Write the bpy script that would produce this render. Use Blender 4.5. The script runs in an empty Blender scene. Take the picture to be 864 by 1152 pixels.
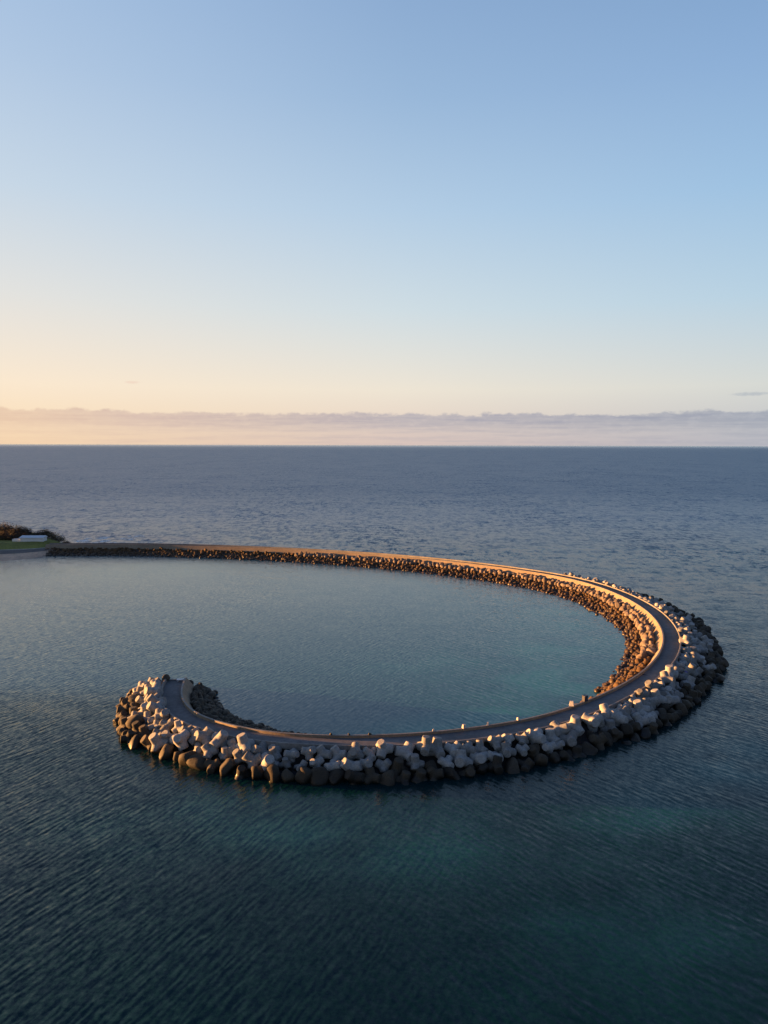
import bpy, bmesh, math, random
import numpy as np
from mathutils import Matrix, Vector, noise as mnoise

rng = random.Random(11)
sc = bpy.context.scene
col = sc.collection
PI = math.pi
H = 60.0                                   # camera height above the sea, metres
SKY_AZ = math.radians(75.5)                # where the horizon glow is centred
SUN_AZ = math.radians(81.0)                # sun stands this far to the left of straight ahead
SUN_EL = math.radians(3.1)
SUN = Vector((-math.sin(SUN_AZ)*math.cos(SUN_EL), math.cos(SUN_AZ)*math.cos(SUN_EL), math.sin(SUN_EL)))

# ------------------------------------------------------------------ helpers
def tag(o, label=None, cat=None, group=None, kind=None):
    if label: o['label'] = label
    if cat: o['category'] = cat
    if group: o['group'] = group
    if kind: o['kind'] = kind
    return o

def link(name, me, mat=None, parent=None, loc=None):
    o = bpy.data.objects.new(name, me)
    col.objects.link(o)
    if mat is not None and me is not None and not me.materials:
        me.materials.append(mat)
    if parent: o.parent = parent
    if loc is not None: o.location = loc
    return o

def mesh_from(name, verts, faces, smooth=False):
    me = bpy.data.meshes.new(name)
    me.from_pydata([tuple(v) for v in verts], [], faces)
    me.update()
    if smooth:
        me.polygons.foreach_set('use_smooth', [True]*len(me.polygons))
    return me

def srgb(r, g, b):
    f = lambda c: (c/255/12.92) if c/255 <= 0.04045 else ((c/255+0.055)/1.055)**2.4
    return (f(r), f(g), f(b), 1.0)

class NT:
    """small wrapper for writing node trees"""
    def __init__(s, tree): s.t = tree
    def n(s, typ, **kw):
        nd = s.t.nodes.new(typ)
        for k, v in kw.items(): setattr(nd, k, v)
        return nd
    def l(s, a, b): s.t.links.new(a, b)
    def set(s, sock, v):
        if isinstance(v, bpy.types.NodeSocket): s.l(v, sock)
        else:
            try: sock.default_value = v
            except (ValueError, TypeError): sock.default_value = v[:3]
    def m(s, op, a, b=0.0, c=0.0, clamp=False):
        nd = s.n('ShaderNodeMath', operation=op, use_clamp=clamp)
        for i, v in enumerate((a, b, c)): s.set(nd.inputs[i], v)
        return nd.outputs[0]
    def vm(s, op, a, b=None, scale=None):
        nd = s.n('ShaderNodeVectorMath', operation=op)
        s.set(nd.inputs[0], a)
        if b is not None: s.set(nd.inputs[1], b)
        if scale is not None: s.set(nd.inputs['Scale'], scale)
        return nd.outputs[1] if op in ('DOT_PRODUCT', 'LENGTH') else nd.outputs[0]
    def rng(s, v, a, b, c=0.0, d=1.0, smooth=True):
        nd = s.n('ShaderNodeMapRange', interpolation_type='SMOOTHSTEP' if smooth else 'LINEAR')
        for i, x in enumerate((v, a, b, c, d)): s.set(nd.inputs[i], x)
        return nd.outputs[0]
    def mix(s, f, a, b, blend='MIX'):
        nd = s.n('ShaderNodeMix', data_type='RGBA', blend_type=blend)
        s.set(nd.inputs[0], f); s.set(nd.inputs[6], a); s.set(nd.inputs[7], b)
        return nd.outputs[2]
    def noise(s, vec, scale=1.0, detail=2.0, rough=0.5, dist=0.0):
        nd = s.n('ShaderNodeTexNoise')
        s.l(vec, nd.inputs['Vector'])
        nd.inputs['Scale'].default_value = scale; nd.inputs['Detail'].default_value = detail
        nd.inputs['Roughness'].default_value = rough; nd.inputs['Distortion'].default_value = dist
        return nd
    def ramp(s, f, stops, interp='LINEAR'):
        nd = s.n('ShaderNodeValToRGB'); cr = nd.color_ramp; cr.interpolation = interp
        while len(cr.elements) < len(stops): cr.elements.new(0.5)
        for e, (p, c) in zip(cr.elements, stops): e.position = p; e.color = c
        s.l(f, nd.inputs[0])
        return nd.outputs[0]
    def xyz(s, v):
        nd = s.n('ShaderNodeSeparateXYZ'); s.l(v, nd.inputs[0]); return nd.outputs
    def comb(s, x, y, z):
        nd = s.n('ShaderNodeCombineXYZ')
        for i, v in enumerate((x, y, z)): s.set(nd.inputs[i], v)
        return nd.outputs[0]

def new_mat(name):
    m = bpy.data.materials.new(name); m.use_nodes = True
    t = NT(m.node_tree)
    return m, t, m.node_tree.nodes['Principled BSDF']

# ------------------------------------------------------------------ camera
cam = bpy.data.cameras.new('camera')
cam.sensor_fit = 'VERTICAL'; cam.sensor_height = 36.0; cam.lens = 25.0
cam.clip_start = 0.5; cam.clip_end = 120000
co = bpy.data.objects.new('camera', cam); col.objects.link(co)
pitch = math.atan((576-499.2)/800.0)
co.matrix_world = (Matrix.Translation((0, 0, H)) @ Matrix.Rotation(PI/2-pitch, 4, 'X')
                   @ Matrix.Rotation(math.atan(2.2/804), 4, 'Z'))
sc.camera = co

# ------------------------------------------------------------------ light
sun = bpy.data.lights.new('sun', 'SUN'); sun.energy = 5.0; sun.angle = math.radians(0.6)
sun.color = (1.0, 0.46, 0.14)
so = bpy.data.objects.new('sun', sun); col.objects.link(so)
so.rotation_euler = (-SUN).to_track_quat('-Z', 'Y').to_euler()
EXPO = 2.2
sc.view_settings.view_transform = 'Standard'; sc.view_settings.look = 'None'
sc.view_settings.exposure = EXPO; sc.view_settings.gamma = 1.0
sc.view_settings.use_curve_mapping = False

# ------------------------------------------------------------------ sky
w = bpy.data.worlds.new('World'); sc.world = w; w.use_nodes = True
t = NT(w.node_tree); bg = w.node_tree.nodes['Background']
sky = t.n('ShaderNodeTexSky', sky_type='NISHITA', sun_disc=False, sun_elevation=SUN_EL,
          sun_rotation=-SUN_AZ, altitude=60, air_density=1.0, dust_density=0.6, ozone_density=2.5)
D = t.n('ShaderNodeTexCoord').outputs['Generated']
dx, dy, dz = t.xyz(D)
hl = t.m('SQRT', t.m('ADD', t.m('MULTIPLY', dx, dx), t.m('MULTIPLY', dy, dy)))
cosA = t.m('DIVIDE', t.m('ADD', t.m('MULTIPLY', dx, -math.sin(SKY_AZ)), t.m('MULTIPLY', dy, math.cos(SKY_AZ))), t.m('MAXIMUM', hl, 0.02))
el = t.m('MAXIMUM', dz, 0.0)
# colours towards the low sun / between / away from it, from the horizon upwards
pos = (0.0, 0.074, 0.18, 0.30, 0.42, 0.53, 0.72, 1.0)
near = [(250,219,180),(251,231,206),(228,226,221),(200,215,229),(178,200,226),(160,188,222),(86,114,160),(46,68,112)]
mid  = [(226,202,190),(238,228,212),(208,221,227),(180,205,228),(154,184,217),(137,168,207),(76,106,156),(42,64,110)]
away = [(188,188,196),(214,216,212),(184,209,226),(158,193,225),(140,174,214),(123,158,200),(68,98,148),(38,60,104)]
def sr(cs): return [(p, srgb(*c)) for p, c in zip(pos, cs)]
az = t.rng(cosA, -0.24, 0.69, smooth=False)
cN, cM, cA = t.ramp(el, sr(near)), t.ramp(el, sr(mid)), t.ramp(el, sr(away))
g1 = t.mix(t.rng(az, 0.0, 0.5, smooth=False), cA, cM)
grad = t.mix(t.rng(az, 0.5, 1.0, smooth=False), g1, cN)
# glow round the sun (outside the frame) and the duskier sky opposite it
glow = t.m('MULTIPLY', t.rng(cosA, 0.80, 1.0), t.rng(el, 0.22, 0.0))
grad = t.mix(glow, grad, (0.95, 0.62, 0.38, 1))
dusk = t.m('MULTIPLY', t.rng(cosA, -0.3, -1.0), 0.6)
grad = t.mix(dusk, grad, srgb(92, 108, 144))
# sky behind the viewer darkened to cut the fill on camera-facing sides
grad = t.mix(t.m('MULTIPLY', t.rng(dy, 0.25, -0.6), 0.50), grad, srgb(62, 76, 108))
# cloud bank low over the horizon
azim = t.m('ARCTAN2', dx, dy)
n1 = t.noise(t.comb(t.m('MULTIPLY', azim, 34.0), t.m('MULTIPLY', dz, 60.0), 0.0), 1.0, 6.0, 0.62)
n2 = t.noise(t.comb(t.m('MULTIPLY', azim, 3.5), 3.7, 0.0), 1.0, 2.0, 0.5)
n3 = t.noise(t.comb(t.m('MULTIPLY', azim, 9.0), t.m('MULTIPLY', dz, 190.0), 5.0), 1.0, 5.0, 0.6)
top = t.m('ADD', 0.0278, t.m('ADD', t.m('MULTIPLY', n1.outputs[0], 0.0225), t.m('MULTIPLY', n2.outputs[0], 0.007)))
upper = t.rng(t.m('SUBTRACT', top, dz), -0.0010, 0.0040)
body = t.rng(dz, 0.012, 0.034, 0.0, 1.0)                       # full near the top of the bank, thinner below
thin = t.m('ADD', t.m('MULTIPLY', body, 0.52), t.rng(n3.outputs[0], 0.40, 0.68, 0.24, 0.50))
thin = t.m('MULTIPLY', thin, t.rng(az, 0.2, 1.0, 1.0, 0.82))
cm = t.m('MULTIPLY', upper, thin, clamp=True)
cc = t.ramp(az, [(0.0, srgb(154,161,178)), (0.5, srgb(174,169,180)), (0.85, srgb(206,180,174)), (1.0, srgb(226,192,168))])
n4 = t.noise(t.comb(t.m('MULTIPLY', azim, 60.0), t.m('MULTIPLY', dz, 150.0), 8.0), 1.0, 5.0, 0.6)
puff = t.m('MULTIPLY', t.rng(n4.outputs[0], 0.45, 0.70), 0.24)
cc = t.mix(puff, cc, t.ramp(az, [(0.0, srgb(196,198,206)), (0.5, srgb(222,206,202)), (1.0, srgb(246,214,180))]))
grad = t.mix(cm, grad, cc)
# two small stray clouds above the bank
for (a0, e0, sa, se, cN_, k) in ((math.radians(27.0), 0.0625, 0.025, 0.0030, srgb(168,176,188), 0.6), (math.radians(-19.3), 0.0790, 0.012, 0.0022, srgb(236,204,186), 0.5)):
    ga = t.m('DIVIDE', t.m('SUBTRACT', azim, a0), sa); ge = t.m('DIVIDE', t.m('SUBTRACT', dz, e0), se)
    r2 = t.m('ADD', t.m('MULTIPLY', ga, ga), t.m('MULTIPLY', ge, ge))
    nn = t.noise(t.comb(t.m('MULTIPLY', azim, 120.0), t.m('MULTIPLY', dz, 420.0), 1.0), 1.0, 4.0, 0.6)
    mk = t.m('MULTIPLY', t.rng(t.m('ADD', r2, t.m('MULTIPLY', nn.outputs[0], 1.6)), 1.9, 0.7), k)
    grad = t.mix(mk, grad, cN_)
# keep some of the physical sky in it
scaled = t.vm('SCALE', grad, scale=2.0**-EXPO)
nish = t.vm('SCALE', sky.outputs[0], scale=0.15)
final = t.mix(0.02, scaled, nish)
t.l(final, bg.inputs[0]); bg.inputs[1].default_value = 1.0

# ------------------------------------------------------------------ materials
def wet_stone(name, dry, wet, z0, z1, tint=0.25, rough=0.85, blotch=(0.75, 1.2), lichen=None, zn=1.6, bump=0.35):
    """stone or concrete that turns dark and weedy below the tide line z0..z1"""
    m, t, p = new_mat(name)
    g = t.n('ShaderNodeNewGeometry').outputs['Position']
    z = t.xyz(g)[2]
    oi = t.n('ShaderNodeObjectInfo')
    big = t.noise(g, 0.35, 4, 0.6); fine = t.noise(g, 3.2, 5, 0.65)
    zz = t.m('ADD', z, t.m('MULTIPLY', t.m('SUBTRACT', big.outputs[0], 0.5), zn*2))
    zz = t.m('ADD', zz, t.m('MULTIPLY', t.m('SUBTRACT', oi.outputs['Random'], 0.5), zn))
    f = t.rng(zz, z0, z1)
    c = t.mix(f, wet, dry)
    k = t.m('MULTIPLY', t.rng(fine.outputs[0], 0.3, 0.7, blotch[0], blotch[1]), t.m('ADD', 1.0-tint/2, t.m('MULTIPLY', oi.outputs['Random'], tint)))
    if lichen:
        ln = t.noise(g, 1.1, 4, 0.6)
        c = t.mix(t.rng(ln.outputs[0], 0.56, 0.72, 0, 0.7), c, lichen)
    c = t.vm('SCALE', c, scale=k)
    t.l(c, p.inputs['Base Color'])
    t.l(t.rng(zz, z0-0.6, z1, 0.42, rough), p.inputs['Roughness'])
    b = t.n('ShaderNodeBump'); b.inputs['Strength'].default_value = bump; b.inputs['Distance'].default_value = 0.12
    t.l(fine.outputs[0], b.inputs['Height']); t.l(b.outputs[0], p.inputs['Normal'])
    return m

M_conc = wet_stone('armour_concrete', (0.265, 0.265, 0.258, 1), (0.035, 0.028, 0.018, 1), 0.9, 1.7, 0.75, zn=0.9)
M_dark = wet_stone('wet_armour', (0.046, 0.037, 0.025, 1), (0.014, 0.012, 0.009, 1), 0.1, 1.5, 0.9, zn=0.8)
M_core = wet_stone('rubble_core', (0.013, 0.012, 0.011, 1), (0.008, 0.007, 0.006, 1), 0.0, 2.0, 0.0)  # near-black: shade of the gaps between blocks put into the core's colour
M_bould = wet_stone('pink_granite', (0.165, 0.130, 0.105, 1), (0.07, 0.045, 0.02, 1), 0.2, 1.5, 0.6, lichen=(0.18, 0.12, 0.06, 1), zn=0.8)
M_weed = wet_stone('weedy_rock', (0.10, 0.054, 0.018, 1), (0.036, 0.018, 0.005, 1), 0.3, 2.2, 0.0, blotch=(0.35, 1.4), lichen=(0.16, 0.09, 0.02, 1), zn=1.4)
M_hook = wet_stone('olive_rock', (0.060, 0.050, 0.035, 1), (0.022, 0.018, 0.011, 1), 0.2, 1.8, 0.7, zn=0.8)

def plain(name, c, rough=0.85, s1=0.4, s2=4.0, lo=0.8, hi=1.15, bump=0.2):
    m, t, p = new_mat(name)
    g = t.n('ShaderNodeNewGeometry').outputs['Position']
    a, b = t.noise(g, s1, 4, 0.6), t.noise(g, s2, 4, 0.6)
    k = t.m('MULTIPLY', t.rng(a.outputs[0], 0.3, 0.7, lo, hi), t.rng(b.outputs[0], 0.3, 0.7, lo, hi))
    t.l(t.vm('SCALE', c, scale=k), p.inputs['Base Color']); p.inputs['Roughness'].default_value = rough
    bn = t.n('ShaderNodeBump'); bn.inputs['Strength'].default_value = bump; bn.inputs['Distance'].default_value = 0.05
    t.l(b.outputs[0], bn.inputs['Height']); t.l(bn.outputs[0], p.inputs['Normal'])
    return m
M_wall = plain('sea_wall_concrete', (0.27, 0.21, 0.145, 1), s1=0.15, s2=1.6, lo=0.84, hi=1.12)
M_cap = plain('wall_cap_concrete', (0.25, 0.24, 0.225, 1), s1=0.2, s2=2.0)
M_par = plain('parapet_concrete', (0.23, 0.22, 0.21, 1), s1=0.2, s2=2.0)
M_road = plain('asphalt', (0.14, 0.14, 0.148, 1), 0.9, 0.12, 1.2, 0.82, 1.15)
M_path = plain('coast_asphalt', (0.085, 0.083, 0.09, 1), 0.9, 0.1, 1.0)
M_kerb = plain('kerb_concrete', (0.55, 0.53, 0.50, 1))
M_sand = plain('sand', (0.64, 0.44, 0.31, 1), 0.95, 0.08, 0.7)
M_grass = plain('turf', (0.19, 0.19, 0.035, 1), 0.95, 0.09, 0.8, 0.75, 1.25)
M_bark = plain('bark', (0.05, 0.037, 0.027, 1))
M_white = plain('white_paint', (0.80, 0.80, 0.80, 1), 0.6, 0.3, 2, 0.95, 1.03, 0.05)
M_roof = plain('pale_roof_sheet', (0.62, 0.70, 0.78, 1), 0.45, 0.3, 2, 0.92, 1.05, 0.05)
M_glass = plain('dark_window', (0.02, 0.025, 0.03, 1), 0.1, 0.3, 2, 0.95, 1.03, 0.0)
M_bin = plain('navy_steel', (0.018, 0.022, 0.05, 1), 0.5)
M_violet = plain('violet_paint', (0.10, 0.07, 0.42, 1), 0.6)
def leafmat(name, c):
    m, t, p = new_mat(name)
    g = t.n('ShaderNodeNewGeometry'); oi = g.outputs['Random Per Island']
    t.l(t.vm('SCALE', c, scale=t.rng(oi, 0, 1, 0.5, 1.5, smooth=False)), p.inputs['Base Color'])
    p.inputs['Roughness'].default_value = 0.75
    return m
M_leaf = leafmat('coastal_foliage', (0.040, 0.036, 0.014, 1))
M_leaf2 = leafmat('brown_foliage', (0.050, 0.034, 0.018, 1))

# sea -----------------------------------------------------------------------
def sea_material():
    m, t, p = new_mat('sea_water')
    P = t.n('ShaderNodeNewGeometry').outputs['Position']
    px, py, pz = t.xyz(P)
    at = t.n('ShaderNodeAttribute', attribute_name='calm'); calm = at.outputs['Fac']
    sh = t.n('ShaderNodeAttribute', attribute_name='shallow').outputs['Fac']
    def waves(cx, cy, lam, stretch, detail, seed, rough=0.5):
        # crests run along (cx, cy); returns the signed slope across them
        l_ = math.hypot(cx, cy); cx, cy = cx/l_, cy/l_
        along = t.m('ADD', t.m('MULTIPLY', px, cx), t.m('MULTIPLY', py, cy))
        across = t.m('ADD', t.m('MULTIPLY', px, -cy), t.m('MULTIPLY', py, cx))
        n = t.noise(t.comb(t.m('DIVIDE', across, lam), t.m('DIVIDE', along, lam*stretch), seed), 1.0, detail, rough, 0.4)
        s = t.m('SUBTRACT', n.outputs[0], 0.5)
        return t.m('MULTIPLY', s, -cy), t.m('MULTIPLY', s, cx)
    def add(a, b): return t.m('ADD', a[0], b[0]), t.m('ADD', a[1], b[1])
    def mul(a, k): return t.m('MULTIPLY', a[0], k), t.m('MULTIPLY', a[1], k)
    def train(cx, cy, lam, seed, wob=5.0):
        # a train of long-crested ripples, wandering and fading in groups
        l_ = math.hypot(cx, cy); cx, cy = cx/l_, cy/l_
        along = t.m('ADD', t.m('MULTIPLY', px, cx), t.m('MULTIPLY', py, cy))
        across = t.m('ADD', t.m('MULTIPLY', px, -cy), t.m('MULTIPLY', py, cx))
        w1 = t.noise(t.comb(t.m('DIVIDE', across, lam*3.0), t.m('DIVIDE', along, lam*7.0), seed), 1.0, 3, 0.6)
        w2 = t.noise(t.comb(t.m('DIVIDE', across, lam*4.0), t.m('DIVIDE', along, lam*5.0), seed+11), 1.0, 2, 0.5)
        ph = t.m('ADD', t.m('MULTIPLY', across, 2*PI/lam), t.m('MULTIPLY', w1.outputs[0], 2*PI*wob*.5))
        s_ = t.m('MULTIPLY', t.m('SINE', ph), t.rng(w2.outputs[0], 0.32, 0.68, 0.1, 1.0))
        return t.m('MULTIPLY', s_, -cy), t.m('MULTIPLY', s_, cx)
    side = t.rng(t.m('ADD', px, t.m('MULTIPLY', t.m('SUBTRACT', py, 120), -0.05)), -22, 28)
    inv = t.m('SUBTRACT', 1.0, side)
    near_r = add(mul(train(-0.63, 0.78, 1.15, 3.1), t.m('MULTIPLY', side, 0.075)), mul(train(-0.75, 0.66, 1.9, 5.3), t.m('MULTIPLY', side, 0.05)))
    near_l = add(mul(train(0.42, 0.90, 1.0, 9.7), t.m('MULTIPLY', inv, 0.072)), mul(train(0.58, 0.80, 1.7, 2.2), t.m('MULTIPLY', inv, 0.045)))
    near_r = add(near_r, mul(waves(-0.5, 0.85, .7, 3.0, 3, 6.1, .55), t.m('MULTIPLY', side, 0.38)))
    near_l = add(near_l, mul(waves(0.35, 0.93, .7, 3.0, 3, 8.1, .55), t.m('MULTIPLY', inv, 0.38)))
    swell = mul(waves(0.93, -0.22, 4.5, 3.0, 5, 1.3, .7), t.m('MULTIPLY', t.rng(calm, 0, 1, 1.0, 0.2, smooth=False), t.rng(py, 120, 320, 0.12, 0.6)))
    big = mul(waves(0.98, 0.1, 26.0, 3.5, 3, 4.4, .6), t.m('MULTIPLY', t.rng(calm, 0, 1, 1.0, 0.1, smooth=False), t.rng(py, 120, 320, 0.08, 0.22)))
    chop = t.noise(t.vm('SCALE', P, scale=1.6), 1.0, 4, 0.6)
    cx, cy, _ = t.xyz(chop.outputs['Color'])
    ch = mul((t.m('SUBTRACT', cx, 0.5), t.m('SUBTRACT', cy, 0.5)), 0.30)
    gust = t.noise(t.comb(t.m('DIVIDE', px, 90.0), t.m('DIVIDE', py, 260.0), 0.0), 1.0, 3, 0.55)
    # short steep seas outside, several metres across, seen as dashes far out
    sea_n = t.noise(t.comb(t.m('DIVIDE', px, 3.4), t.m('DIVIDE', py, 7.5), 7.0), 1.0, 6, 0.80)
    qx, qy, _ = t.xyz(sea_n.outputs['Color'])
    seas = mul((t.m('MULTIPLY', t.m('SUBTRACT', qx, 0.5), .6), t.m('SUBTRACT', qy, 0.5)), t.m('MULTIPLY', t.rng(py, 180, 420, 0.12, 1.25), t.m('SUBTRACT', 1.0, calm)))
    s = add(add(add(near_r, near_l), seas), add(add(swell, big), ch))
    amp = t.m('MULTIPLY', t.rng(gust.outputs[0], 0.32, 0.68, 0.6, 1.3), t.m('MULTIPLY', t.rng(calm, 0, 1, 1.0, 0.62, smooth=False), t.m('MULTIPLY', t.rng(py, 150, 700, 1.0, 1.3), t.rng(py, 5000, 18000, 1.0, 0.35))))
    s = mul(s, amp)
    nrm = t.vm('NORMALIZE', t.comb(t.m('MULTIPLY', s[0], -1.0), t.m('MULTIPLY', s[1], -1.0), 1.0))
    t.l(nrm, p.inputs['Normal'])
    # colour of the water: deep teal, paler over the sand of the lagoon floor
    pat = t.noise(t.comb(t.m('DIVIDE', px, 60.0), t.m('DIVIDE', py, 60.0), 2.0), 1.0, 3, 0.55)
    deep = t.mix(t.rng(pat.outputs[0], 0.38, 0.66), (0.0012, 0.0165, 0.0205, 1), (0.002, 0.024, 0.026, 1))
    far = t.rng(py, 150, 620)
    deep = t.mix(far, deep, (0.007, 0.078, 0.215, 1))  # sky reflected by far waves painted in as a blue body colour
    deep = t.mix(t.m('MULTIPLY', calm, 0.8), deep, (0.016, 0.086, 0.122, 1))
    c = t.mix(sh, deep, (0.016, 0.150, 0.150, 1))
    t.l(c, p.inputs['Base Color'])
    # ripples too small to draw: rougher far out, where the wind works
    t.l(t.m('ADD', t.rng(py, 120, 900, 0.20, 0.40, smooth=False), t.m('ADD', t.m('MULTIPLY', calm, -0.09), t.rng(py, 5000, 26000, 0, -0.22))), p.inputs['Roughness'])
    p.inputs['IOR'].default_value = 1.333
    t.l(t.m('ADD', t.m('ADD', t.rng(far, 0, 1, 0.36, 0.30, smooth=False), t.m('MULTIPLY', calm, .14)), t.rng(py, 5000, 26000, 0, 0.26)), p.inputs['Specular IOR Level'])
    return m
M_sea = sea_material()

# ------------------------------------------------------------------ the curve of the breakwater
RAW = [(-47.49, 166.18), (-47.18, 161.71), (-46.05, 155.73), (-44.35, 150.71), (-42.35, 147.01), (-39.39, 143.01), (-36.96, 140.71), (-33.85, 138.31), (-28.61, 135.42), (-23.14, 133.07), (-17.27, 131.64), (-8.37, 131.07), (0.46, 131.55), (8.36, 132.65), (18.84, 135.3), (25.49, 138.26), (30.99, 140.63), (37.3, 144.06), (47.35, 152.17), (56.85, 161.69), (63.4, 169.45), (69.98, 178.39), (76.17, 188.96), (81.04, 199.59), (84.64, 210.08), (87.85, 223.18), (89.65, 237.31), (90.0, 251.81), (87.06, 273.16), (81.56, 287.52), (74.24, 299.06), (65.49, 307.57), (47.29, 327.6), (16.29, 347.13), (-5.36, 357.54), (-39.91, 371.2), (-77.18, 381.88), (-123.66, 389.17), (-150.67, 391.8), (-165.0, 386.5), (-186.0, 388.0)]
def resample(pts, step):
    pts = np.array(pts, float)
    for _ in range(2):                       # soften hand measured points
        q = pts.copy(); q[1:-1] = 0.25*pts[:-2]+0.5*pts[1:-1]+0.25*pts[2:]; pts = q
    P = np.vstack([2*pts[0]-pts[1], pts, 2*pts[-1]-pts[-2]])
    out = []
    for i in range(1, len(P)-2):
        p0, p1, p2, p3 = P[i-1], P[i], P[i+1], P[i+2]
        for u in np.linspace(0, 1, 24, endpoint=False):
            out.append(0.5*((2*p1)+(-p0+p2)*u+(2*p0-5*p1+4*p2-p3)*u*u+(-p0+3*p1-3*p2+p3)*u**3))
    out.append(P[-2]); out = np.array(out)
    s = np.r_[0, np.cumsum(np.hypot(*np.diff(out, axis=0).T))]
    n = int(s[-1]/step); ss = np.linspace(0, s[-1], n+1)
    return np.stack([np.interp(ss, s, out[:, k]) for k in (0, 1)], 1), ss
CUR, S = resample(RAW, 1.0)
LEN = S[-1]
TAN = np.gradient(CUR, axis=0); TAN /= np.hypot(*TAN.T)[:, None]
for _ in range(3): TAN[1:-1] = (TAN[:-2]+TAN[1:-1]+TAN[2:])/3
TAN /= np.hypot(*TAN.T)[:, None]
NOR = np.stack([-TAN[:, 1], TAN[:, 0]], 1)     # towards the lagoon
dO_s, dO_v = zip(*[(0.0, 13.6), (4.5, 13.7), (10.6, 14.3), (15.9, 13.9), (20.1, 13.6), (25.0, 12.7), (28.4, 12.0), (32.3, 11.1), (38.3, 11.4), (44.3, 11.0), (50.3, 11.4), (59.2, 11.1), (68.1, 10.6), (76.0, 10.2), (86.9, 10.6), (94.1, 10.5), (100.1, 10.3), (107.3, 11.2), (120.2, 13.4), (133.7, 13.4), (143.8, 13.6), (154.9, 14.0), (167.2, 15.0), (178.9, 15.4), (189.9, 16.4), (203.4, 16.4), (217.7, 16.8), (232.2, 17.0), (253.7, 17.0)])
dI_s, dI_v = zip(*[(0.0, 6.7), (4.5, 7.0), (10.6, 7.9), (15.9, 8.7), (20.1, 9.3), (25.0, 9.8), (28.4, 9.7), (32.3, 10.2), (38.3, 9.4), (44.3, 8.6), (50.3, 7.9), (59.2, 6.7), (68.1, 5.6), (76.0, 5.0), (86.9, 5.0), (94.1, 5.0), (100.1, 5.0), (107.3, 5.5), (120.2, 6.4), (133.7, 7.4), (143.8, 8.1), (154.9, 8.8), (167.2, 9.4), (178.9, 10.2), (189.9, 9.9), (203.4, 10.4), (217.7, 11.5), (232.2, 12.6), (253.7, 13.0), (269.1, 13.0), (282.8, 13.0), (295.0, 13.0), (322.0, 13.0), (358.7, 13.0), (382.7, 13.0), (419.9, 13.0), (458.6, 13.0), (505.7, 13.0), (532.8, 13.0)])
dO = lambda s: float(np.interp(s, dO_s, dO_v))
dI = lambda s: float(np.interp(s, dI_s, dI_v))
def at(s, off, z=0.0):
    """world point at s metres from the tip, off metres to the lagoon side of the wall top's road edge"""
    x = np.interp(s, S, CUR[:, 0]); y = np.interp(s, S, CUR[:, 1])
    nx = np.interp(s, S, NOR[:, 0]); ny = np.interp(s, S, NOR[:, 1])
    return Vector((x+nx*off, y+ny*off, z))
Z_ROAD, Z_TOP, ROAD_W = 3.6, 4.2, 4.2
def z_out(s, v):                               # outer core slope, v = metres out from the road edge (negative side)
    d = dO(s); a = 4.9
    return 2.7 + (v-a)/(d-a)*(-0.7-2.7)
def z_in(s, v):
    d = dI(s); a = 1.6
    return 2.3 + (v-a)/(d-a)*(-0.4-2.3)

def sweep(name, prof, mat, parent=None, s0=0.0, s1=None, step=1, smooth=False, jitter=0.0, cap=True, close=False):
    """prof(s) -> list of (offset, z); a strip swept along the curve"""
    s1 = LEN if s1 is None else s1
    idx = [i for i in range(len(S)) if s0-1e-6 <= S[i] <= s1+1e-6][::step]
    V, F = [], []
    n = len(prof(0))
    for i in idx:
        for (o, z) in prof(S[i]):
            p = Vector((CUR[i, 0]+NOR[i, 0]*o, CUR[i, 1]+NOR[i, 1]*o, z))
            if jitter:
                q = p*0.6
                p.z += (mnoise.noise(q))*jitter
            V.append(p)
    for a in range(len(idx)-1):
        for k in range(n-1 if not close else n):
            k2 = (k+1) % n
            F.append((a*n+k, a*n+k2, (a+1)*n+k2, (a+1)*n+k))
    if cap:
        F.append(tuple(range(n))); F.append(tuple(reversed(range((len(idx)-1)*n, len(idx)*n))))
    me = mesh_from(name, V, F, smooth)
    return link(name, me, mat, parent)

bw = link('breakwater', None, loc=(0, 0, 0))
tag(bw, 'long hook-shaped breakwater with a concrete sea wall curling round the lagoon', 'breakwater')
def core_prof(s):
    d, e = dO(s), dI(s)
    pr = [(-(d+7), -5.0), (-(d), -0.7)]
    for k in range(1, 6): v = d+(4.9-d)*k/6; pr.append((-v, z_out(s, v)))
    pr += [(-4.86, 2.7), (-4.8, 3.3), (0.02, 3.3), (0.9, 3.2), (1.55, 2.0)]
    for k in range(1, 5): v = 1.6+(e-1.6)*k/5; pr.append((v, z_in(s, v)))
    pr += [(e, -0.4), (e+7, -5.0)]
    return pr
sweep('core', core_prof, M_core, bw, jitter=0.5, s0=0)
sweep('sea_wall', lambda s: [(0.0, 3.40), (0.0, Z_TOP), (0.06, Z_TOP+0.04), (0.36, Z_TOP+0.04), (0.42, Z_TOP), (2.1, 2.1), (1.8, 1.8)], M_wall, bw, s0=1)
sweep('wall_cap', lambda s: [(-0.05, Z_TOP+0.043), (-0.05, Z_TOP+0.16), (0.33, Z_TOP+0.16), (0.33, Z_TOP+0.043)], M_cap, bw, s0=1)
def par_z(s): return 4.08+.37*max(0, min(1, (75-s)/20))+.37*max(0, min(1, (s-115)/25))
sweep('parapet', lambda s: [(-4.84, 1.6), (-4.60, par_z(s)-.04), (-4.56, par_z(s)), (-4.28, par_z(s)), (-4.24, par_z(s)-.06), (-4.24, 3.40)], M_par, bw, s0=1)
# end kerb closing the tip
def road_z(s): return Z_ROAD+.2*max(0, min(1, (s-24)/16))*max(0, min(1, (138-s)/25))
road = sweep('road', lambda s: [(-4.24, road_z(s)), (-2.1, road_z(s)+0.05), (0.0, road_z(s))], M_road, s0=0.5, cap=False)
tag(road, kind='structure')

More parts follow.
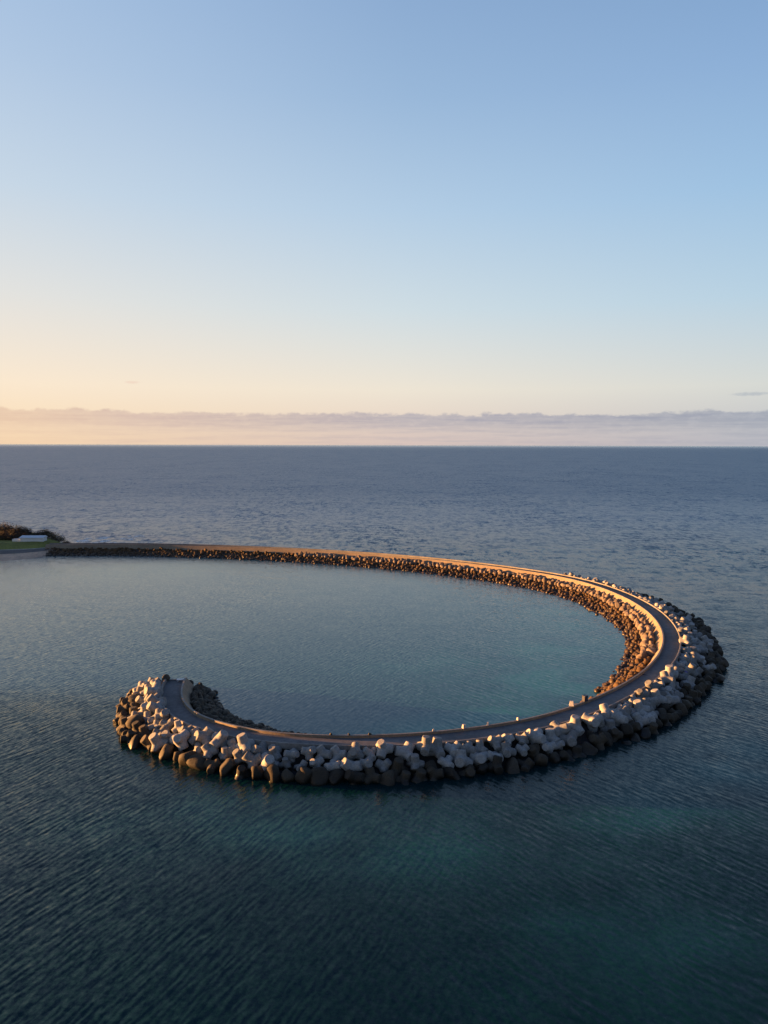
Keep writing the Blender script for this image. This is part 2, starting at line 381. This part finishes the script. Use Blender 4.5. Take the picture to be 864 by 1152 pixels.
# ------------------------------------------------------------------ block and rock shapes
def ico(level):
    bm = bmesh.new(); bmesh.ops.create_icosphere(bm, subdivisions=level, radius=1.0)
    v = np.array([x.co[:] for x in bm.verts]); f = [tuple(q.index for q in p.verts) for p in bm.faces]
    bm.free(); return v/np.linalg.norm(v, axis=1)[:, None], f
ICO = {k: ico(k) for k in (2, 3, 5)}
def smin(a, b, k): return -np.log(np.exp(-k*a)+np.exp(-k*b))/k
def tetrapod_mesh(seed, level=5):
    r = random.Random(seed); d, f = ICO[level]
    axes = [Vector((0, 0, 1))]+[Vector((math.cos(a)*0.9428, math.sin(a)*0.9428, -1/3)) for a in (0, 2*PI/3, 4*PI/3)]
    tot = None
    for a in axes:
        a = np.array((a+Vector([r.uniform(-.05, .05) for _ in range(3)])).normalized())
        L = 1.95*r.uniform(0.86, 1.06); r0 = 1.03*r.uniform(.95, 1.05); re = 0.83*r.uniform(.92, 1.08)
        c = d@a; sn = np.sqrt(np.maximum(1-c*c, 1e-9)); k = (re-r0)/L
        side = r0/np.maximum(sn-k*c, 1e-3)
        end = np.where(c > 0.05, L/np.maximum(c, 0.05), 9.0)
        rr = smin(np.minimum(side, 9), np.minimum(end, 9), 24.0)
        rr = np.where(c > 0, rr, np.minimum(rr, r0))
        tot = rr if tot is None else np.log(np.exp(15*tot)+np.exp(15*rr))/15
    tot = tot - 0.05
    v = d*tot[:, None]
    return mesh_from('tetrapod', v, f, True)
def rock_verts(seed, level, planes=13, sharp=16.0, flat=0.75):
    r = random.Random(seed); d, f = ICO[level]
    acc = np.zeros(len(d))
    for _ in range(planes):
        n = np.array([r.gauss(0, 1) for _ in range(3)]); n /= np.linalg.norm(n)
        h = r.uniform(0.72, 1.05); c = d@n
        rr = np.where(c > 0.05, h/np.maximum(c, 0.05), 20)
        acc += np.exp(-sharp*np.minimum(rr, 3.0))
    rad = -np.log(acc+np.exp(-sharp*1.25))/sharp
    v = d*rad[:, None]
    v *= np.array([r.uniform(.9, 1.25), r.uniform(.8, 1.0), r.uniform(flat, .95)])
    return v, f
TETRA = [tetrapod_mesh(50+k) for k in range(6)]
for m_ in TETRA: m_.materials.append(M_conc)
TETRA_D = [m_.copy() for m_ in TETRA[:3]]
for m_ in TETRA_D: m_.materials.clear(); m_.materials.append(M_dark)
def rock_mesh(name, seed, mat, level=3, **kw):
    v, f = rock_verts(seed, level, **kw); me = mesh_from(name, v, f, True); me.materials.append(mat)
    return me
SLAB = [rock_mesh('armour_unit', 90+k, M_dark, 3, planes=8, sharp=26) for k in range(6)]
BOUL = [rock_mesh('boulder', 190+k, M_bould, 3, planes=11, sharp=24) for k in range(7)]
HOOK = [rock_mesh('rock', 290+k, M_hook, 3, planes=11, sharp=17) for k in range(6)]

# ------------------------------------------------------------------ where along the hook: words for the labels
ZONES = [(16, 'at the hook tip'), (34, 'round the curl of the hook'),
         (52, 'just past the hook curl'), (70, 'below the first dark lagoon rocks'),
         (88, 'left of the near arc\'s lowest point'), (106, 'at the near arc\'s lowest point'),
         (124, 'right of the near arc\'s lowest point'), (142, 'where the near arc starts rising'),
         (162, 'below the rising road'), (184, 'at the bend\'s near shoulder'),
         (206, 'on the bend\'s widest part'), (230, 'beyond the bend\'s widest part'),
         (258, 'on the bend\'s far shoulder'), (999, 'behind the golden wall')]
def zone(s): return next(z for lim, z in ZONES if s < lim)
ROWS = ['in the top row by the parapet', 'in the second row down', 'in the third row down',
        'low on the seaward slope', 'low on the seaward slope', 'low on the seaward slope', 'low on the seaward slope', 'low on the seaward slope']

def put(name, me, loc, scale, rot, label, cat, group):
    o = link(name, me); o.location = loc; o.scale = (scale,)*3 if not isinstance(scale, tuple) else scale
    o.rotation_euler = rot
    return tag(o, label, cat, group)
def rrot(r): return (r.uniform(0, 2*PI), r.uniform(0, 2*PI), r.uniform(0, 2*PI))

count = dict(tetrapod=0, armour_unit=0, boulder=0, rock=0, rubble=0)
SPECIAL = []       # (x, y) of blocks placed one by one, kept clear of the rows
special_defs = [
    # s, v, z, rotation (deg), scale, label
    (74.0, 5.9, 4.2, (0, 4, 20), .95, 'pale tetrapod standing upright with its lit leg highest above the near road'),
    (66.5, 5.6, 4.15, (95, 10, 100), 1.0, 'sunlit tetrapod lying flat across the parapet on the near arc'),
    (104.5, 6.1, 3.6, (8, -10, 60), 1.08, 'large upright tetrapod hiding the road right of the lowest point of the near arc'),
    (109.0, 6.6, 3.4, (180, 0, 30), 1.12, 'saddle-shaped tetrapod with two legs raised beside the large upright one'),
    (142.5, 6.0, 4.0, (100, 0, -60), 1.05, 'tetrapod pointing one golden lit leg sideways at the foot of the rising road'),
    (146.5, 5.8, 4.4, (0, -6, 0), 1.08, 'tall upright tetrapod right of the golden sideways leg'),
    (177.0, 5.7, 4.5, (5, 8, 45), 0.95, 'bright sunlit upright leg of a tetrapod at the parapet on the bend'),
    (31.0, 8.2, 3.0, (60, 0, 140), 1.1, 'bent tetrapod with a glowing orange left face below the hook'),
    (38.0, 6.2, 3.9, (20, 30, 15), 1.05, 'pale tetrapod leaning against the parapet below the olive rocks of the hook'),
    (155.0, 8.8, 3.2, (130, 20, 75), 1.0, 'tetrapod with a violet paint mark on its side below the bend'),
]
for (s, v, z, rd, k, lab) in special_defs:
    p = at(s, -v, z); SPECIAL.append((p.x, p.y))
    o = put('tetrapod', TETRA[len(SPECIAL) % 6], p, k, tuple(math.radians(a) for a in rd), lab, 'concrete block', None)
    count['tetrapod'] += 1
    if 'violet' in lab:
        # a sprayed mark that lies on the block's skin
        src = TETRA[len(SPECIAL) % 6]
        tocam = (o.rotation_euler.to_matrix().inverted() @ (Vector((0, 0, H))-p)).normalized()
        verts = [vv.co.copy() for vv in src.vertices]
        best = max(verts, key=lambda q: q.dot(tocam)+0.3*q.length)
        keep, remap, fs = [], {}, []
        for pl in src.polygons:
            if (Vector(pl.center)-best).length < 0.42+0.15*mnoise.noise(Vector(pl.center)*5):
                ids = []
                for q in pl.vertices:
                    if q not in remap: remap[q] = len(keep); keep.append(verts[q]*1.012)
                    ids.append(remap[q])
                fs.append(ids)
        link('paint_mark', mesh_from('paint_mark', keep, fs, True), M_violet, o)['label'] = 'violet paint mark on the block'

# seaward armour: rows of blocks down the slope
s = 0.5
cells = []
r = random.Random(5)
v = 5.75; row = 0
while v < 22:
    s = (0.3 if row % 2 else 1.3)
    while s < 283:
        d = dO(s)
        ds = 2.75/max(0.55, 1.0)
        # spacing grows or shrinks with the curve so that blocks keep their pitch
        i = min(int(s), len(S)-2)
        dth = abs(math.atan2(TAN[i+1, 0]*TAN[i, 1]-TAN[i+1, 1]*TAN[i, 0], TAN[i+1]@TAN[i]))
        ds = (3.0 if s < 140 else 3.35)/(1+dth*v)
        if v < d+(0.35 if s > 30 else -0.5) and not (s > 250 and row > 2):
            cells.append((s+r.uniform(-.35, .35)*ds/2.6, v+r.uniform(-.35, .35), row))
        s += ds
    v += 2.2; row += 1
# round the end of the hook
for k in range(7):
    for j in range(2):
        cells.append((-1.6-j*2.0-r.uniform(0, .6), 0.2+k*2.1+r.uniform(-.3, .3), 20+k))
for (s, v, row) in cells:
    tip = row >= 20
    if tip:
        b = at(0.0, -v); p = b-Vector((TAN[0, 0], TAN[0, 1], 0))*(-s)
        zc = 2.2-0.55*(-s)-max(0, v-6)*0.3
    else:
        p = at(s, -v); zc = z_out(s, v)
    if any((p.x-q[0])**2+(p.y-q[1])**2 < 2.0**2 for q in SPECIAL): continue
    d = dO(max(s, 0)); fr = (v-4.9)/(d-4.9)
    up = 0.95 if not tip else 0.2
    zc += up+r.uniform(-.65, .5)
    lim = 1.85 if s < 24 else (1.4 if s < 140 else 1.6)
    sz = max(s, 0)
    if row == 0 and s < 45: zc += .35
    if tip:
        if zc > 1.6: put('tetrapod', r.choice(TETRA), (p.x, p.y, zc), r.uniform(.85, 1.0), rrot(r), 'tetrapod heaped past the end of the road at the tip of the hook', 'concrete block', 'tetrapods past the road end'); count['tetrapod'] += 1
        else: put('armour_unit', r.choice(SLAB), (p.x, p.y, zc), r.uniform(1.2, 1.6), rrot(r), 'dark wet rock at the waterline past the road end of the hook', 'rock', 'dark rocks past the road end'); count['armour_unit'] += 1
    elif zc > lim:
        k = r.choice((.74, .82, .9, .97, 1.08))*(1.0 if s < 140 else .97)
        lab = 'pale concrete tetrapod %s %s' % (ROWS[min(row, 3)] if row < 3 else 'low on the seaward slope', zone(sz))
        w_ = lab.split()
        if len(w_) > 16: lab = lab.replace('pale concrete tetrapod', 'pale tetrapod').replace(' in the ', ' in ').replace('against the road parapet', 'by the parapet').replace('below the parapet', '').replace('  ', ' ')
        put('tetrapod', r.choice(TETRA), (p.x, p.y, zc), k, rrot(r), lab, 'concrete block', 'tetrapods '+lab.split('tetrapod ', 1)[1])
        count['tetrapod'] += 1
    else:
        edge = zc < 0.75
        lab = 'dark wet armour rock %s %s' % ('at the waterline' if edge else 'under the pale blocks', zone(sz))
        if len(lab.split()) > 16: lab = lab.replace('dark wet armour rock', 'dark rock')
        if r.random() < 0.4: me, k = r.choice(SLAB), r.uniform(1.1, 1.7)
        else: me, k = r.choice(TETRA_D), r.uniform(.85, 1.05)  # dark tetrapods mixed in among the rocks
        put('armour_unit', me, (p.x, p.y, zc-0.1), k, rrot(r), lab, 'rock', 'armour units '+lab.split('rock ', 1)[1])
        count['armour_unit'] += 1

# lagoon side: boulders below the golden wall, olive rocks inside the hook, weedy rubble below
ZIN = [(40, 'inside the curl of the hook'), (56, 'along the lagoon edge just past the hook'), (200, 'on the lagoon side where the road enters the bend'), (230, 'on the lagoon side of the tightest part of the bend'),
       (262, 'on the lagoon side under the golden wall, above the bend'), (300, 'under the golden wall where the far arm begins'), (345, 'under the golden wall along the middle of the far arm'), (999, 'under the dull wall of the far arm')]
def zin(s): return next(z for lim, z in ZIN if s < lim)
r = random.Random(8)
lump_v, lump_f = [], []
lump_src = [rock_verts(400+k, 2, planes=11, sharp=14) for k in range(14)]
def lump(p, k):
    v, f = r.choice(lump_src); a = rrot(r)
    Mx = np.array(Matrix.Rotation(a[0], 3, 'X') @ Matrix.Rotation(a[1], 3, 'Y') @ Matrix.Rotation(a[2], 3, 'Z'))
    n0 = sum(len(q) for q in lump_v)
    lump_v.append(v@Mx.T*k+np.array(p)); lump_f.extend([(a_+n0, b_+n0, c_+n0) for a_, b_, c_ in f]); count['rubble'] += 1
s = 0.3
while s < LEN-1:
    d = dI(s)
    v = 2.9; row = 0
    while v < d+0.8:
        hook = s < 58
        ss, vv = s+r.uniform(-.4, .4), v+r.uniform(-.4, .4)
        z = z_in(ss, vv)
        hidden = 70 < s < 135 and row > 1
        if hook:
            if count['rock'] < 300 and not hidden:
                edge = z < 0.5
                put('rock', r.choice(HOOK), at(ss, vv, z+.3), r.uniform(.62, 1.05), rrot(r), 'olive rock %s %s' % ('at the waterline' if edge else 'piled below the wall', zin(ss)), 'rock', 'olive rocks '+('at the waterline ' if edge else 'below the wall ')+zin(ss))
                count['rock'] += 1
        elif not hidden:
            if row < 2 and s > 165 and s < 420 and count['boulder'] < 300:
                if (row+int(s/1.2)) % 2 == 0 and r.random() < .95:
                    put('boulder', r.choice(BOUL), at(ss, vv+.2, z+.5), r.uniform(.78, 1.3), rrot(r), 'pinkish boulder in the %s row below the wall, %s' % (('top', 'second')[row], zin(ss).replace('under the golden wall ', '').replace('under the dull wall ', '').replace('on the lagoon side ', '').replace('of the tightest', 'in the tightest')), 'boulder', 'boulders in the %s row, %s' % (('top', 'second')[row], zin(ss)))
                    count['boulder'] += 1
            else:
                lump(at(ss, vv, z+r.uniform(-.2, .4)), r.choice((.4, .5, .6, .75, .95)))
        v += 0.92 if not hook else 1.2
        if not hook and row < 2 and s > 165: v += 0.85
        row += 1
    s += 1.35 if s < 58 else 1.2
me = mesh_from('weedy_rubble', np.vstack(lump_v), lump_f, True)
tag(link('weedy_rubble', me, M_weed), 'brown weed-covered rubble sloping into the lagoon below the boulders', 'rubble', kind='stuff')

# small stones and stubs along the wall top, a few odd things by the road
STUB = []
for k in range(3):
    bm = bmesh.new(); bmesh.ops.create_cube(bm, size=1.0)
    for v_ in bm.verts:
        if v_.co.z > 0: v_.co.x *= .72; v_.co.y *= .78
        v_.co.z += .5; v_.co.x *= .8+.15*k; v_.co.y *= .7; v_.co.z *= .75+.12*k
    bmesh.ops.bevel(bm, geom=bm.edges[:], offset=.09, segments=2, affect='EDGES')
    me = bpy.data.meshes.new('concrete_stub'); bm.to_mesh(me); bm.free(); me.materials.append(M_kerb); STUB.append(me)
stubs = [(77.0, 'small concrete stub on the lagoon wall above the lowest blocks of the near arc'),
         (83.3, 'taller concrete stub on the lagoon wall right of the smallest one'),
         (88.5, 'low concrete stub on the lagoon wall where the near arc turns upward'),
         (95.5, 'slim concrete stub on the lagoon wall before the first orange rubble'),
         (110.8, 'square concrete stub sunlit on the lagoon wall beside the orange rubble')]
for k, (s, lab) in enumerate(stubs):
    o = put('concrete_stub', STUB[k % 3], at(s, 0.2, Z_TOP+0.16), (.6, .9, .6, .75, 1.2)[k], (0, 0, k*.7), lab, 'concrete stub', None)
for s, k, lab in ((57, .3, 'small dark stone on the lagoon wall nearest the hook'), (60.5, .25, 'flat dark stone on the lagoon wall second from the hook'), (64.5, .32, 'round sunlit stone on the lagoon wall left of the flat-lying tetrapod')):
    put('stone', HOOK[int(s) % 6], at(s, 0.15, Z_TOP+.28), k, rrot(r), lab, 'stone', None)
# navy steel box
bm = bmesh.new(); bmesh.ops.create_cube(bm, size=1.0)
for v_ in bm.verts: v_.co.x *= 1.1; v_.co.y *= .8; v_.co.z = (v_.co.z+.5)*1.1
bmesh.ops.bevel(bm, geom=bm.edges[:], offset=.06, segments=2, affect='EDGES')
me = bpy.data.meshes.new('storage_box'); bm.to_mesh(me); bm.free()
o = link('storage_box', me, M_bin, loc=at(115.5, 0.2, Z_TOP+.16)); o.rotation_euler = (0, 0, .6)
tag(o, 'navy blue box standing on the lagoon wall before the bend', 'box')
bm = bmesh.new(); bmesh.ops.create_cube(bm, size=1.0)
for v_ in bm.verts: v_.co.x *= 1.09; v_.co.y *= .86; v_.co.z = 1.1+(v_.co.z+.5)*.12
me = bpy.data.meshes.new('lid'); bm.to_mesh(me); bm.free()
for v_ in me.vertices: v_.co.z += .003
link('lid', me, M_bin, o)
# pale bench slab and a round stone at the very end of the road
bench = link('bench', None, loc=at(1.6, -0.9, Z_ROAD)); bench.rotation_euler = (0, 0, math.atan2(NOR[1, 1], NOR[1, 0]))
tag(bench, 'low white slab bench at the end of the road on the hook', 'bench')
def box(name, sx, sy, z0, z1, mat, parent, cx=0, cy=0):
    V = [(cx+a*sx/2, cy+b*sy/2, z) for z in (z0, z1) for a, b in ((-1, -1), (1, -1), (1, 1), (-1, 1))]
    F = [(3, 2, 1, 0), (4, 5, 6, 7), (0, 1, 5, 4), (1, 2, 6, 5), (2, 3, 7, 6), (3, 0, 4, 7)]
    return link(name, mesh_from(name, V, F), mat, parent)
box('seat', 1.9, .7, .42, .58, M_white, bench)
box('leg', .25, .6, 0.02, .42, M_kerb, bench, -.65); box('leg', .25, .6, 0.02, .42, M_kerb, bench, .65)
put('stone', HOOK[2], at(1.0, -4.4, 4.3), .85, (0, .5, 1), 'dark round stone at the end of the parapet on the hook', 'stone', None)
# kerb closing the road at the tip
a, b = at(0.9, -4.8), at(0.9, 0.5); dn = Vector((TAN[0, 0], TAN[0, 1], 0))
V = [p+dn*e+Vector((0, 0, z)) for p in (a, b) for e in (-.45, 0.0) for z in (1.8, 3.85)]
F = [(0, 1, 3, 2), (4, 6, 7, 5), (1, 5, 7, 3), (0, 2, 6, 4), (0, 4, 5, 1), (2, 3, 7, 6)]
link('end_kerb', mesh_from('end_kerb', V, F), M_par, bw)

# ------------------------------------------------------------------ sea: one sheet, fine grid near the breakwater for its calm and shallow water
gx = np.arange(-340, 221, 4.0); gy = np.arange(40, 521, 4.0)
X, Y = np.meshgrid(gx, gy)
poly = np.vstack([CUR, [(-200, 372), (-360, 330), (-360, 200), (-120, 168)]])
inside = np.zeros(X.shape, bool)
j = len(poly)-1
for i in range(len(poly)):
    xi, yi = poly[i]; xj, yj = poly[j]
    if abs(yj-yi) > 1e-9:
        c = ((yi > Y) != (yj > Y)) & (X < (xj-xi)*(Y-yi)/(yj-yi)+xi)
        inside ^= c
    j = i
calm = inside.astype(float)
for _ in range(5):
    q = np.pad(calm, 1, mode='edge'); calm = (q[:-2, 1:-1]+q[2:, 1:-1]+q[1:-1, :-2]+q[1:-1, 2:]+q[1:-1, 1:-1])/5
edgex = np.clip((X+340)/60, 0, 1); calm *= edgex
shal = np.zeros(X.shape)
for (cx, cy, a, b, th, k) in ((20, 148, 24, 8, 20, .9), (42, 174, 22, 12, 20, .8), (54, 200, 20, 18, 0, .6), (18, 190, 24, 14, 0, .35), (66, 235, 20, 30, 0, .35), (-4, 141, 12, 4, 5, .3),
                              (0, 103, 30, 9, -3, .22), (-26, 108, 24, 9, 0, .22), (45, 112, 22, 8, 20, .26), (64, 128, 18, 9, 30, .30), (30, 80, 16, 10, 10, .16), (-120, 330, 50, 24, 10, .25)):
    c_, s_ = math.cos(math.radians(th)), math.sin(math.radians(th))
    u = ((X-cx)*c_+(Y-cy)*s_)/a; v = (-(X-cx)*s_+(Y-cy)*c_)/b
    shal = np.maximum(shal, k*np.exp(-(u*u+v*v)))
for jj in range(X.shape[0]):
    for ii in range(X.shape[1]):
        if shal[jj, ii] > .01: shal[jj, ii] *= 1.6*max(0, min(1.3, .75+1.1*mnoise.fractal(Vector((X[jj, ii]*.06, Y[jj, ii]*.11, 3.0)), 1.0, 2.0, 3)))
ny_, nx_ = X.shape
V = [(float(X[j, i]), float(Y[j, i]), 0.0) for j in range(ny_) for i in range(nx_)]
F = [(j*nx_+i, j*nx_+i+1, (j+1)*nx_+i+1, (j+1)*nx_+i) for j in range(ny_-1) for i in range(nx_-1)]
B = 30000.0; n0 = len(V)
V += [(-B, -3000, 0), (B, -3000, 0), (B, B, 0), (-B, B, 0)]
c00, c10, c11, c01 = 0, nx_-1, ny_*nx_-1, (ny_-1)*nx_
F += [tuple([n0, n0+1]+[i for i in range(nx_-1, -1, -1)]),
      tuple([n0+1, n0+2]+[j*nx_+nx_-1 for j in range(ny_-1, -1, -1)]),
      tuple([n0+2, n0+3]+[(ny_-1)*nx_+i for i in range(nx_)]),
      tuple([n0+3, n0]+[j*nx_ for j in range(ny_)])]
me = mesh_from('sea', V, F)
for nm, arr in (('calm', calm), ('shallow', shal)):
    a_ = me.attributes.new(nm, 'FLOAT', 'POINT'); a_.data.foreach_set('value', np.r_[arr.ravel(), np.zeros(4)].astype(np.float32))
tag(link('sea', me, M_sea), kind='structure')

# ------------------------------------------------------------------ the headland where the breakwater meets the land
def y_water(x): return 365.4+2.6*(x+184) if x > -184 else 358+0.82*(x+193) if x > -193 else 358+0.30*(x+193)
SEAW = [(-171, 378), (-173, 398), (-186, 414), (-214, 446), (-300, 490), (-520, 560)]
def sea_dist(x, y):
    best = 1e9; sgn = 1
    for (ax, ay), (bx, by) in zip(SEAW[:-1], SEAW[1:]):
        ex, ey = bx-ax, by-ay; u = max(0, min(1, ((x-ax)*ex+(y-ay)*ey)/(ex*ex+ey*ey)))
        dxx, dyy = x-ax-u*ex, y-ay-u*ey; dd = math.hypot(dxx, dyy)
        if dd < best: best = dd; sgn = 1 if ex*dyy-ey*dxx > 0 else -1
    return best*sgn
def land_z(x, y):
    u = y-y_water(x)
    a = -0.2*-u if u < 0 else (.1667*u if u < 12 else (2.0 if u < 28 else (2.0+(u-28)*.2 if u < 40 else 4.4)))
    b = .55*sea_dist(x, y)
    q = min(a, b)
    if x < -236 and u > 30: q += min(1, max(0, (-236-x)/45))*min(1, max(0, (u-30)/25))*5.5
    return q+(mnoise.noise(Vector((x*.09, y*.09, 0)))*.35 if u > 30 else 0)
lx = np.arange(-420, -164, 2.0); ly = np.arange(285, 520, 2.0)
zone_f = dict(beach=[], grass=[], shore=[])
Vl = [Vector((float(x), float(y), land_z(x, y))) for y in ly for x in lx]
for j in range(len(ly)-1):
    for i in range(len(lx)-1):
        q = (j*len(lx)+i, j*len(lx)+i+1, (j+1)*len(lx)+i+1, (j+1)*len(lx)+i)
        zs = [Vl[k].z for k in q]
        if max(zs) < -1.5: continue
        cx_, cy_ = lx[i]+1, ly[j]+1; u = cy_-y_water(cx_)
        zone_f['beach' if u < 28 else ('grass' if sea_dist(cx_, cy_) > 5 else 'shore')].append(q)
for nm, mt in (('beach', M_sand), ('grass', M_grass), ('shore', M_core)):
    used = sorted({k for q in zone_f[nm] for k in q}); mp = {k: i for i, k in enumerate(used)}
    o = link({'beach': 'beach', 'grass': 'grass_bank', 'shore': 'rocky_shore'}[nm], mesh_from(nm, [Vl[k] for k in used], [tuple(mp[k] for k in q) for q in zone_f[nm]], True), mt)
    tag(o, kind='structure')
# road along the beach
V, F = [], []
K, KF = [], []
for k, x in enumerate(np.arange(-420, -180.9, 2.0)):
    e = max(0.0, min(1.0, (x+186)/16)); y0 = y_water(x)+12.2+e*1.5; y1 = y_water(x)+27.3-e*4
    V += [(x, y0, 2.05), (x, (y0+y1)/2, 2.09), (x, y1, 2.05)]
    K += [(x, y1, 2.02), (x, y1, 2.25), (x, y1+.7, 2.25), (x, y1+.7, 2.0)]
    if k:
        n = len(V)-3; F += [(n-3, n, n+1, n-2), (n-2, n+1, n+2, n-1)]
        n = len(K)-4; KF += [(n-4+q, n+q, n+q+1, n-3+q) for q in range(3)]
tag(link('coast_road', mesh_from('coast_road', V, F), M_path), kind='structure')
tag(link('kerb', mesh_from('kerb', K, KF), M_kerb), kind='structure')

def tree(name, label, x, y, h, w_, seed, mat, n=520, group=None):
    r = random.Random(seed); z = land_z(x, y)
    root = link(name, None, loc=(x, y, z)); tag(root, label, 'tree' if name == 'tree' else 'bush', group)
    V, F = [], []
    def limb(a, b, ra, rb):
        d = (b-a).normalized(); u = d.orthogonal().normalized(); w2 = d.cross(u); n0 = len(V)
        for p, rr in ((a, ra), (b, rb)):
            for k in range(7): an = 2*PI*k/7; V.append(p+u*math.cos(an)*rr+w2*math.sin(an)*rr)
        for k in range(7): F.append((n0+k, n0+(k+1) % 7, n0+7+(k+1) % 7, n0+7+k))
    top = Vector((r.uniform(-.4, .4), r.uniform(-.3, .3), h*.45)); limb(Vector((0, 0, -.4)), top, h*.035+.08, h*.022+.05)
    cl = []
    for k in range(9):
        a = 2*PI*k/9+r.uniform(-.3, .3); rad = w_*r.uniform(.3, .95)
        c = Vector((math.cos(a)*rad, math.sin(a)*rad*.8, h*(.85-.62*(rad/w_)**2*r.uniform(.6, 1.1)))); cl.append((c, w_*r.uniform(.26, .46)))
        limb(top, c, h*.02+.03, .04)
    cl.append((Vector((0, 0, h*.85)), w_*.45)); cl.append((Vector((0, -w_*.3, h*.3)), w_*.5)); cl.append((Vector((w_*.4, -w_*.3, h*.25)), w_*.45)); cl.append((Vector((-w_*.4, -w_*.3, h*.25)), w_*.45))
    link('trunk', mesh_from('trunk', V, F), M_bark, root)
    V, F = [], []
    for _ in range(n*3):
        c, rr = r.choice(cl)
        d = Vector((r.gauss(0, 1), r.gauss(0, 1), r.gauss(0, .85))).normalized()*rr*r.uniform(.35, 1.08)*1.25
        p = c+d
        if p.z < .15: p.z = .15+r.random()*.4
        sz = r.uniform(.16, .42)*(h/8+.35)
        nrm = (d.normalized()+Vector((r.gauss(0, .5), r.gauss(0, .5), r.gauss(0, .5)))).normalized()
        u = nrm.orthogonal().normalized(); w2 = nrm.cross(u); an = r.uniform(0, PI); u, w2 = u*math.cos(an)+w2*math.sin(an), w2*math.cos(an)-u*math.sin(an)
        n0 = len(V); V += [p-u*sz-w2*sz*.5, p+u*sz*.2-w2*sz*.7, p+u*sz+w2*.1*sz, p+u*.1*sz+w2*sz*.7]; F.append((n0, n0+1, n0+2, n0+3))
    link('crown', mesh_from('crown', V, F), mat, root)
    return root
tree('tree', 'tallest dark tree on the headland at the picture edge', -225, 420, 5.0, 9.5, 1, M_leaf2, 1500)
tree('tree', 'broad dark tree behind the left end of the white building', -214, 416, 4.4, 7, 2, M_leaf2, 1000)
tree('tree', 'dark tree sloping down towards the white building', -208.5, 414, 3.6, 5.5, 3, M_leaf2, 800)
tree('tree', 'rounded brown tree directly behind the white building roof', -202, 420, 3.3, 5, 4, M_leaf2, 700)
tree('tree', 'low dark tree behind the right end of the white building', -195, 414, 2.7, 5.0, 5, M_leaf, 700)
tree('bush', 'low dark bush right of the white building', -188, 407, 2.0, 4.4, 6, M_leaf, 500)
tree('bush', 'smallest bush at the seaward end of the grass', -182.5, 405, 1.8, 2.6, 7, M_leaf, 300)

tree('bush', 'dense dark bush at the foot of the tallest tree', -221, 408, 3.6, 5.5, 8, M_leaf2, 700)
tree('bush', 'dense dark bush left of the white building porch', -213, 406, 3.0, 4.5, 9, M_leaf2, 600)
# white building
bl = link('beach_house', None, loc=(-199.5, 401.5, land_z(-199.5, 401.5)-.2)); tag(bl, 'long low white building with a pale roof on the grass below the trees', 'building')
bl.rotation_euler = (0, 0, .03)
box('wall', 13.0, 5.0, 0, 2.3, M_white, bl)
V = [(-7, -3, 2.25), (7, -3, 2.25), (7, 3, 2.25), (-7, 3, 2.25), (-6.2, 0, 3.3), (7, 0, 3.3)]
link('roof', mesh_from('roof', V, [(0, 1, 5, 4), (2, 3, 4, 5), (3, 0, 4), (1, 2, 5), (3, 2, 1, 0)]), M_roof, bl)
ex = box('porch', 4.2, 3.2, 0, 1.35, M_white, bl, -9.0, -.4)
# surf behind the headland
def surf(name, pts, seed, label):
    V, F = [], []
    r = random.Random(seed)
    for (cx_, cy_, a, b) in pts:
        n0 = len(V); V.append((cx_, cy_, .05+.012*len(F)/20))
        for k in range(18):
            an = 2*PI*k/18; q = r.uniform(.55, 1.15); V.append((cx_+math.cos(an)*a*q, cy_+math.sin(an)*b*q, .03+.001*(len(V) % 7)))
        F += [(n0, n0+1+k, n0+1+(k+1) % 18) for k in range(18)]
    return tag(link(name, mesh_from(name, V, F), M_foam), label, 'surf', kind='stuff')
M_foam, tf, pf = new_mat('sea_foam')
P_ = tf.n('ShaderNodeNewGeometry').outputs['Position']
fn = tf.noise(tf.vm('MULTIPLY', P_, (.35, .12, 1)), 1.0, 5, .65)
pf.inputs['Base Color'].default_value = (.75, .78, .8, 1); pf.inputs['Roughness'].default_value = .7
tf.l(tf.rng(fn.outputs[0], .40, .52), pf.inputs['Alpha'])
rs = random.Random(4)
surf('surf', [(-186+rs.uniform(-2, 30), 422+rs.uniform(-8, 42), rs.uniform(2, 5), rs.uniform(2, 5)) for _ in range(18)], 3, 'white surf breaking behind the headland beyond the far arm')
for (x, y, k, lab) in ((-172, 404, 1.5, 'dark rock at the root of the far arm in front of the surf'), (-157, 396, 1.1, 'small dark rock on the crest of the far arm'), (-133, 396, .8, 'tiny dark rock on the crest of the far arm, farther from land')):
    put('rock', SLAB[int(-x) % 6], (x, y, 3.2 if y < 400 else 1.5), k, (0, 0, x), lab, 'rock', None)
print('COUNT', count, 'len', LEN)
